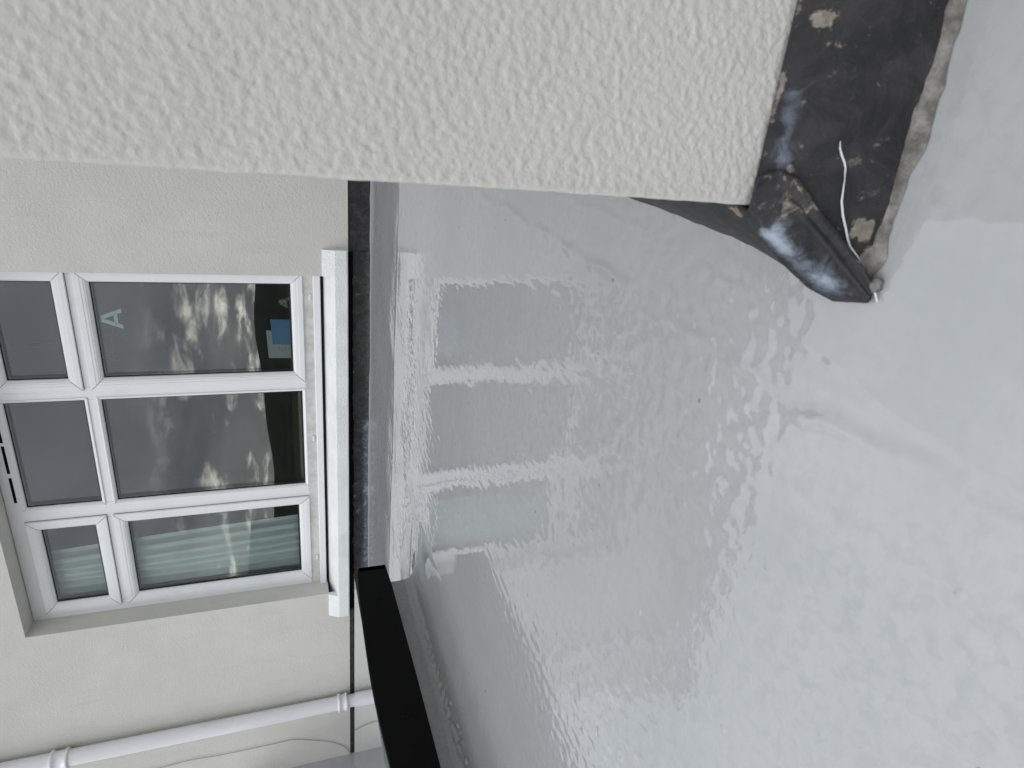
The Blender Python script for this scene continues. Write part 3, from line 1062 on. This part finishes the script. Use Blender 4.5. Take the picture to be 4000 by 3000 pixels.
# ------------------------------------------------------------------ lead along the foot of the house wall
fl2 = empty('lead_flashing', (-2.6, YW, 0.0), 'strip of blue grey lead sheets along the foot of the house wall', 'flashing')
joints = [2.9, -0.789, -1.890, -3.47, -5.02]
for i in range(4):
    a, c = joints[i], joints[i + 1] - 0.012
    nx = max(30, int((a - c) / 0.012))
    tx = np.linspace(a, c, nx)
    tz = np.linspace(0, 1, 24)
    TX, TZ = np.meshgrid(tx, tz)
    ztop = (0.141, 0.108, 0.103, 0.136)[i]
    zz = ztop * (1 - TZ) + 0.0015 * TZ
    foot = 0.010 + 0.004 * np.sin(TX * 3.3) + waves(TX, TX * 0, 0.05, 0.3, 14, 110 + i, 0.06)
    yy = YW + 0.0085 - 0.0035 * i * 0.4 - foot * TZ ** 2.2 + waves(TX, zz, 0.04, 0.3, 24, 120 + i, 0.035) * np.sin(TZ * math.pi)
    zz = zz + waves(TX, TX * 0, 0.03, 0.15, 14, 130 + i, 0.04) * TZ ** 6
    bl = (0.25, 0.55, 0.85, 0.45)[i] * np.exp(-((TZ - 0.85) / (0.22, 0.22, 0.42, 0.5)[i]) ** 2)
    be = 0.25 * np.exp(-(TZ / 0.12) ** 2) + 0.2 * np.exp(-((TZ - 1) / 0.06) ** 2)
    o = grid_mesh('lead_sheet', np.stack([TX, yy, zz], -1), M_LEAD_FAR, fl2, attrs={'blue': bl, 'beige': be})
    s_ = o.modifiers.new('thickness', 'SOLIDIFY')
    s_.thickness = 0.002
    s_.offset = 1.0
# ragged mastic line under the sill
tx = np.linspace(-0.80, -3.46, 420)
pts = [(x, YW + 0.004 + 0.002 * math.sin(x * 31), 0.104 + 0.004 * math.sin(x * 17) + 0.003 * math.sin(x * 57 + 1)) for x in tx]
rr = [0.0028 + 0.0016 * math.sin(x * 83) + 0.001 * math.sin(x * 190) for x in tx]
MB().tube(pts, rr, 6).build('mastic_bead', M_LEAD_FAR, fl2, True)

# ------------------------------------------------------------------ rooflight on its coated kerb
rl = empty('rooflight', (-2.7, 1.2, 0.0), 'flat glass rooflight with black metal frame on a grey coated kerb', 'rooflight')
KX, KY, KX0, KY0 = -1.825, 2.135, -3.85, -0.3       # kerb faces


def rect_rings(prof, X0, X1, Y0, Y1, nseg=60, wav=None):
    """lofted rounded-rectangle rings; prof=(outset,z)"""
    rings = []
    for d, z in prof:
        ring = []
        r = 0.012 + max(d, 0) * 0.9
        for (cx, cy, a0) in ((X1 + d - r, Y1 + d - r, 0), (X0 - d + r, Y1 + d - r, 90), (X0 - d + r, Y0 - d + r, 180), (X1 + d - r, Y0 - d + r, 270)):
            for k_ in range(7):
                w = math.radians(a0 + 15 * k_)
                ring.append((cx + r * math.cos(w), cy + r * math.sin(w), z))
        # subdivide long runs
        out = []
        for i, p in enumerate(ring):
            q = ring[(i + 1) % len(ring)]
            L = math.dist(p[:2], q[:2])
            n_ = nseg if L > 0.3 else 1
            for s in range(n_):
                out.append(tuple(p[c] + (q[c] - p[c]) * s / n_ for c in range(3)))
        rings.append(out)
    return np.array(rings)


kp = [(0.0, 0.185), (0.0, 0.14), (0.0, 0.10), (0.002, 0.075), (0.006, 0.057), (0.016, 0.042), (0.030, 0.032), (0.048, 0.0245), (0.066, 0.0188), (0.084, 0.0145), (0.096, 0.0122),
      (0.108, 0.0102), (0.120, 0.0085), (0.132, 0.0071), (0.144, 0.0060), (0.156, 0.0051), (0.175, 0.0041), (0.20, 0.0032), (0.23, 0.0022), (0.27, -0.004)]
kp = np.array(kp)
arc = np.concatenate([[0], np.cumsum(np.hypot(*np.diff(kp, axis=0).T))])
fine = np.unique(np.concatenate([arc, np.arange(0.105, 0.24, 0.0045)]))
kp = np.stack([np.interp(fine, arc, kp[:, 0]), np.interp(fine, arc, kp[:, 1])], -1)
Rg = rect_rings([tuple(p) for p in kp], KX0, KX, KY0, KY, 330)
Rg = np.concatenate([Rg, Rg[:, :1]], 1)
wv = waves(Rg[..., 0], Rg[..., 1], 0.05, 0.4, 26, 140, 0.03)
Rg[1:, :, 2] += wv[1:] * 0.35
# crinkled skin of coating in the hollow of the cove
A_ = fine[:, None] + 0 * Rg[..., 0]
cr_ = np.exp(-((A_ - 0.150) / 0.022) ** 2) * np.clip((1.95 - Rg[..., 1]) * 1.5, 0.10, 1)
dw = waves(A_ + 0.3 * Rg[..., 0] * 0, Rg[..., 1], 0.013, 0.030, 90, 141, 0.75) * cr_
Rg[..., 2] += dw * 0.8
Rg[..., 0] += dw * 0.6 * (Rg[..., 0] > -2.0)
grid_mesh('kerb', Rg, M_COAT_KERB, rl, flip=False)
fix_normals(rl.children[-1])
# frame: face leans with the bowed head seen from the roof
fy = np.array([2.150, 2.12, 2.03, 1.886, 1.768, 1.587, 1.405, 1.255, 1.05, 0.8, 0.4, -0.32])
fbot = np.interp(fy, [-0.4, 1.218, 1.548, 1.768, 2.03, 2.146], [0.112, 0.128, 0.132, 0.137, 0.143, 0.151])
ftop = np.interp(fy, [-0.4, 0.6, 1.05, 1.255, 1.405, 1.587, 1.886, 2.09, 2.13, 2.15], [0.245, 0.248, 0.256, 0.2685, 0.2785, 0.2845, 0.2794, 0.272, 0.2675, 0.260])
yi = np.linspace(2.150, -0.32, 120)
order = np.argsort(fy)
zb = np.interp(yi, fy[order], fbot[order])
zt = np.interp(yi, fy[order], ftop[order])
ker = np.array([1, 4, 6, 4, 1.0]); ker /= ker.sum()
zs = np.convolve(np.pad(zt, 6, 'edge'), np.ones(9) / 9, 'same')[6:-6]
zs[:3] = zt[:3]
FXO = -1.750
sec = []
for i, y in enumerate(yi):
    sec.append([(FXO - 0.072, y, zb[i] + 0.002), (FXO, y, zb[i]), (FXO, y, zs[i] - 0.004), (FXO - 0.0012, y, zs[i] - 0.0012), (FXO - 0.004, y, zs[i]),
                (FXO - 0.012, y, zs[i]), (FXO - 0.012, y, zs[i] - 0.006)])
P = np.array(sec)
o = grid_mesh('frame', P, M_BLACK, rl, smooth=False)
bm = bmesh.new()
bm.from_mesh(o.data)
# far end rail of the frame
bmesh.ops.create_cube(bm, size=1.0, matrix=Matrix.Translation((-2.80, 2.1385, 0.2065)) @ Matrix.Diagonal((2.10, 0.023, 0.107, 1)))
bm.verts.ensure_lookup_table()
bm.faces.new([bm.verts[j] for j in range(P.shape[1])])
bmesh.ops.recalc_face_normals(bm, faces=bm.faces)
bm.to_mesh(o.data)
bm.free()
# two rubber strips and the bare edge of the glass behind the frame
for (dx0, dx1, dz, mt_, nm) in ((0.0125, 0.017, -0.0015, M_GASKET, 'rubber_strip'), (0.0195, 0.024, -0.003, M_GASKET, 'rubber_strip')):
    q = []
    for i, y in enumerate(yi[1:-1]):
        z = zs[i + 1] + dz
        q.append([(FXO - dx0, y, z - 0.01), (FXO - dx0, y, z), (FXO - dx1, y, z), (FXO - dx1, y, z - 0.01)])
    grid_mesh(nm, np.array(q), mt_, rl, smooth=False)
q = []
for i, y in enumerate(yi[1:-1]):
    z = zs[i + 1] - 0.006
    q.append([(FXO - 0.0245, y, z - 0.01), (FXO - 0.0245, y, z), (FXO - 0.046, y, min(z, 0.276) - 0.001), (FXO - 0.046, y, 0.262)])
grid_mesh('glass_rim', np.array(q), M_GLASS_EDGE, rl, smooth=False)
GX1 = FXO - 0.0465
b = MB()
v = [(-3.86, -0.31, 0.264), (GX1, -0.31, 0.264), (GX1, 2.150, 0.264), (-3.86, 2.150, 0.264), (-3.86, -0.31, 0.2755), (GX1, -0.31, 0.2755), (GX1, 2.150, 0.2755), (-3.86, 2.150, 0.2755)]
b.add(v, [(4, 5, 6, 7)], 0)
b.add(v, [(3, 2, 1, 0), (0, 1, 5, 4), (1, 2, 6, 5), (2, 3, 7, 6), (3, 0, 4, 7)], 1)
b.build('glass_sheet', [M_RL_GLASS, M_GLASS_BODY], rl)
b = MB()
sx_0, sx_1, sy_0, sy_1 = -3.80, -1.88, -0.25, 2.08
b.add([(sx_0, sy_0, -0.02), (sx_1, sy_0, -0.02), (sx_1, sy_1, -0.02), (sx_0, sy_1, -0.02), (sx_0, sy_0, 0.255), (sx_1, sy_0, 0.255), (sx_1, sy_1, 0.255), (sx_0, sy_1, 0.255)],
      [(0, 1, 2, 3), (0, 4, 5, 1), (1, 5, 6, 2), (2, 6, 7, 3), (3, 7, 4, 0)])
b.build('shaft_lining', M_PLASTER, rl)
for (y, z) in ((1.96, 0.2064), (1.415, 0.1916), (0.86, 0.186)):
    bb = MB()
    n_ = 20
    for (r, x) in ((0.0115, 0.0002), (0.0115, 0.0022), (0.0088, 0.0030), (0.0080, 0.0010), (0.0030, 0.0012), (0.0026, 0.0004)):
        pass
    prf = [(0.0115, 0.0), (0.0112, 0.0022), (0.0088, 0.0028), (0.0080, 0.0006), (0.0034, 0.0010), (0.0030, 0.0003), (0.0001, 0.0003)]
    vv, ff = [], []
    for r, x in prf:
        for k_ in range(n_):
            w = 2 * math.pi * k_ / n_
            vv.append((FXO + x, y + r * math.cos(w), z + r * math.sin(w)))
    for i in range(len(prf) - 1):
        for k_ in range(n_):
            k2 = (k_ + 1) % n_
            ff.append((i * n_ + k_, i * n_ + k2, (i + 1) * n_ + k2, (i + 1) * n_ + k_))
    bb.add(vv, ff)
    bb.build('screw_cap', M_BLACK, rl, True)

# ------------------------------------------------------------------ low boundary wall at the house's left end
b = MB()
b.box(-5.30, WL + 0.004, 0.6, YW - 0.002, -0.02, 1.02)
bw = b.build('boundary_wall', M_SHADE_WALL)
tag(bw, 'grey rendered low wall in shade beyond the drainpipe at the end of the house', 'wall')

# ------------------------------------------------------------------ drainpipe
PXc, PYc, PR = -4.333, 3.746, 0.054
dp = empty('drainpipe', (PXc, PYc, 0.0), 'white painted round drainpipe with ringed collars on the house wall', 'drainpipe')
MB().lathe([(PR, 0.20), (PR, 2.0), (PR, 2.85)], PXc, PYc, 32).build('pipe', M_PIPE, dp, True)
MB().lathe([(PR - 0.006, 0.0), (PR - 0.006, 0.185)], PXc, PYc, 32).build('pipe_foot', M_PIPE, dp, True)


def collar(z0, z1, flip=False):
    w = z1 - z0
    pr = [(PR - 0.007, z0), (PR + 0.004, z0 + 0.001), (PR + 0.013, z0 + 0.006), (PR + 0.015, z0 + 0.014), (PR + 0.012, z0 + 0.022), (PR + 0.006, z0 + 0.026),
          (PR + 0.005, z1 - 0.028), (PR + 0.012, z1 - 0.022), (PR + 0.0155, z1 - 0.013), (PR + 0.013, z1 - 0.005), (PR + 0.004, z1 - 0.001), (PR - 0.002, z1)]
    MB().lathe(pr, PXc, PYc, 32).build('collar', M_PIPE, dp, True)


collar(0.160, 0.240)
collar(2.025, 2.140)
# cable clipped down the wall
cp = [(-4.690, 2.60), (-4.696, 1.90), (-4.694, 1.488), (-4.684, 1.321), (-4.700, 1.111), (-4.702, 0.88), (-4.703, 0.667), (-4.702, 0.59), (-4.739, 0.475), (-4.821, 0.297), (-4.900, 0.196),
      (-4.960, 0.160), (-5.000, 0.140), (-5.012, 0.105), (-5.000, 0.085), (-4.985, 0.105)]
pts = []
for i in range(len(cp) - 1):
    for s in range(5):
        t = s / 5
        p0, p1, p2, p3 = (cp[max(i - 1, 0)], cp[i], cp[i + 1], cp[min(i + 2, len(cp) - 1)])
        f_ = lambda a, b_, c, d_: 0.5 * ((2 * b_) + (-a + c) * t + (2 * a - 5 * b_ + 4 * c - d_) * t * t + (-a + 3 * b_ - 3 * c + d_) * t ** 3)
        pts.append((f_(p0[0], p1[0], p2[0], p3[0]), 3.806, f_(p0[1], p1[1], p2[1], p3[1])))
b = MB().tube(pts, 0.0029, 7)
tag(b.build('cable', M_CABLE, None, True), 'thin painted cable hanging loose down the wall left of the drainpipe', 'cable')

# ------------------------------------------------------------------ behind the glass
# net curtain drawn to the left
cu = np.linspace(0, 1, 150)
cv = np.linspace(0, 1, 30)
CU, CV = np.meshgrid(cu, cv)
xr = -2.775 - 0.100 * CV
xx = xr * (1 - CU) + (-3.38) * CU
yy = 4.085 + 0.022 * np.sin(CU * 44 + 1.2 * np.sin(CU * 9)) + 0.010 * np.sin(CU * 97 + 2) + 0.012 * np.sin(CV * 3 + CU * 9)
zz = 0.445 + 1.72 * CV
o = grid_mesh('net_curtain', np.stack([xx, yy, zz], -1), M_CURTAIN)
s_ = o.modifiers.new('thickness', 'SOLIDIFY')
s_.thickness = 0.0012
tag(o, 'pale green net curtain in vertical folds behind the left light', 'curtain')

# cards standing on the board
YCARD = 4.030


def card(name, x0, x1, z1a, z1b, y, mat, label):
    bb = MB()
    z0 = 0.4402
    t_ = 0.0012
    v = [(x0, y, z0), (x1, y, z0), (x1, y + 0.012, z1b), (x0, y + 0.012, z1a), (x0, y + t_, z0), (x1, y + t_, z0), (x1, y + 0.012 + t_, z1b), (x0, y + 0.012 + t_, z1a)]
    bb.add(v, [(0, 1, 2, 3), (7, 6, 5, 4), (1, 0, 4, 5), (2, 1, 5, 6), (3, 2, 6, 7), (0, 3, 7, 4)])
    return tag(fix_normals(bb.build(name, mat)), label, 'card')


card('blue_card', -1.447, -1.281, 0.580, 0.589, YCARD, M_BLUE, 'plain blue card standing inside the window in front of a white card')
wc = card('white_card', -1.546, -1.361, 0.609, 0.616, YCARD + 0.020, M_WHITEPAPER, 'white card with scribbled handwriting standing behind the blue card')
b = MB()
rr_ = random.Random(4)
for (cx, cz, n_) in ((-1.4625, 0.545, 7), (-1.478, 0.525, 6), (-1.470, 0.505, 7), (-1.466, 0.485, 5)):
    x, z = cx, cz
    pts = []
    for i in range(n_):
        zz_ = z + rr_.uniform(-0.006, 0.006)
        xx_ = x - i * 0.0045 + rr_.uniform(-0.002, 0.002)
        yy_ = YCARD + 0.020 + 0.012 * (zz_ - 0.44) / 0.17 - 0.0006
        pts.append((xx_, yy_, zz_))
    b.tube(pts, 0.0009, 5)
b.build('handwriting', M_INK, wc)

# letter A stuck inside the glass
b = MB()
ya0, ya1 = 4.0100, 4.0110


def bar(p, q, w):
    b_ = [(p[0] - w / 2, p[1]), (p[0] + w / 2, p[1]), (q[0] + w / 2, q[1]), (q[0] - w / 2, q[1])]
    v = [(x, ya0, z) for x, z in b_] + [(x, ya1, z) for x, z in b_]
    b.add(v, [(0, 1, 2, 3), (7, 6, 5, 4), (1, 0, 4, 5), (2, 1, 5, 6), (3, 2, 6, 7), (0, 3, 7, 4)])


bar((-1.310, 1.383), (-1.267, 1.488), 0.024)
bar((-1.212, 1.383), (-1.255, 1.488), 0.024)
bar((-1.261, 1.405), (-1.261, 1.424), 0.062)
tag(fix_normals(b.build('letter_sticker', M_LETTER)), 'pale capital letter A stuck high inside the right light', 'sticker')

# small shell ornament on a dark base by the right jamb
orn = empty('ornament', (-1.19, 4.06, 0.4402), 'small cream shell ornament with dark base on the board inside the right light', 'ornament')
bm = bmesh.new()
for (cx, cy, cz, r) in ((-1.175, 4.055, 0.518, 0.017), (-1.165, 4.052, 0.503, 0.014), (-1.188, 4.056, 0.505, 0.013), (-1.158, 4.055, 0.487, 0.012), (-1.197, 4.056, 0.490, 0.012), (-1.178, 4.050, 0.489, 0.009),
                        (-1.150, 4.056, 0.472, 0.011), (-1.204, 4.057, 0.474, 0.011)):
    bmesh.ops.create_icosphere(bm, subdivisions=3, radius=r, matrix=Matrix.Translation((cx, cy, cz)))
for v in bm.verts:
    v.co += Vector((math.sin(v.co.z * 420), math.sin(v.co.x * 380), math.sin(v.co.x * 510 + v.co.z * 200))) * 0.0018
me = bpy.data.meshes.new('shell')
bm.to_mesh(me)
bm.free()
link('shell', me, M_CREAM, orn, True)
MB().lathe([(0.062, 0.4402), (0.060, 0.455), (0.048, 0.472), (0.028, 0.486), (0.001, 0.492)], -1.20, 4.085, 24).build('base', M_FELT, orn, True)

# pendant lamp in the room
pl = empty('pendant_lamp', (-1.78, 5.0, 2.42), 'dim pendant lamp hanging in the room behind the top right light', 'lamp')
MB().lathe([(0.001, 2.418), (0.055, 2.418), (0.060, 2.395), (0.050, 2.36), (0.012, 2.345), (0.012, 2.33)], -1.76, 5.0, 24).build('ceiling_cup', M_LAMP, pl, True)
for k_ in range(6):
    w = 2 * math.pi * k_ / 6
    pts = [(-1.76 + (0.008 + 0.10 * s ** 2.2) * math.cos(w), 5.0 + (0.008 + 0.10 * s ** 2.2) * math.sin(w), 2.335 - 0.5 * s) for s in np.linspace(0, 1, 8)]
    MB().tube(pts, 0.0035, 6).build('cord', M_LAMP, pl, True)
MB().lathe([(0.118, 1.835), (0.112, 1.84), (0.10, 1.75), (0.13, 1.66), (0.135, 1.66)], -1.76, 5.0, 24).build('lamp_shade', M_LAMP, pl, True)
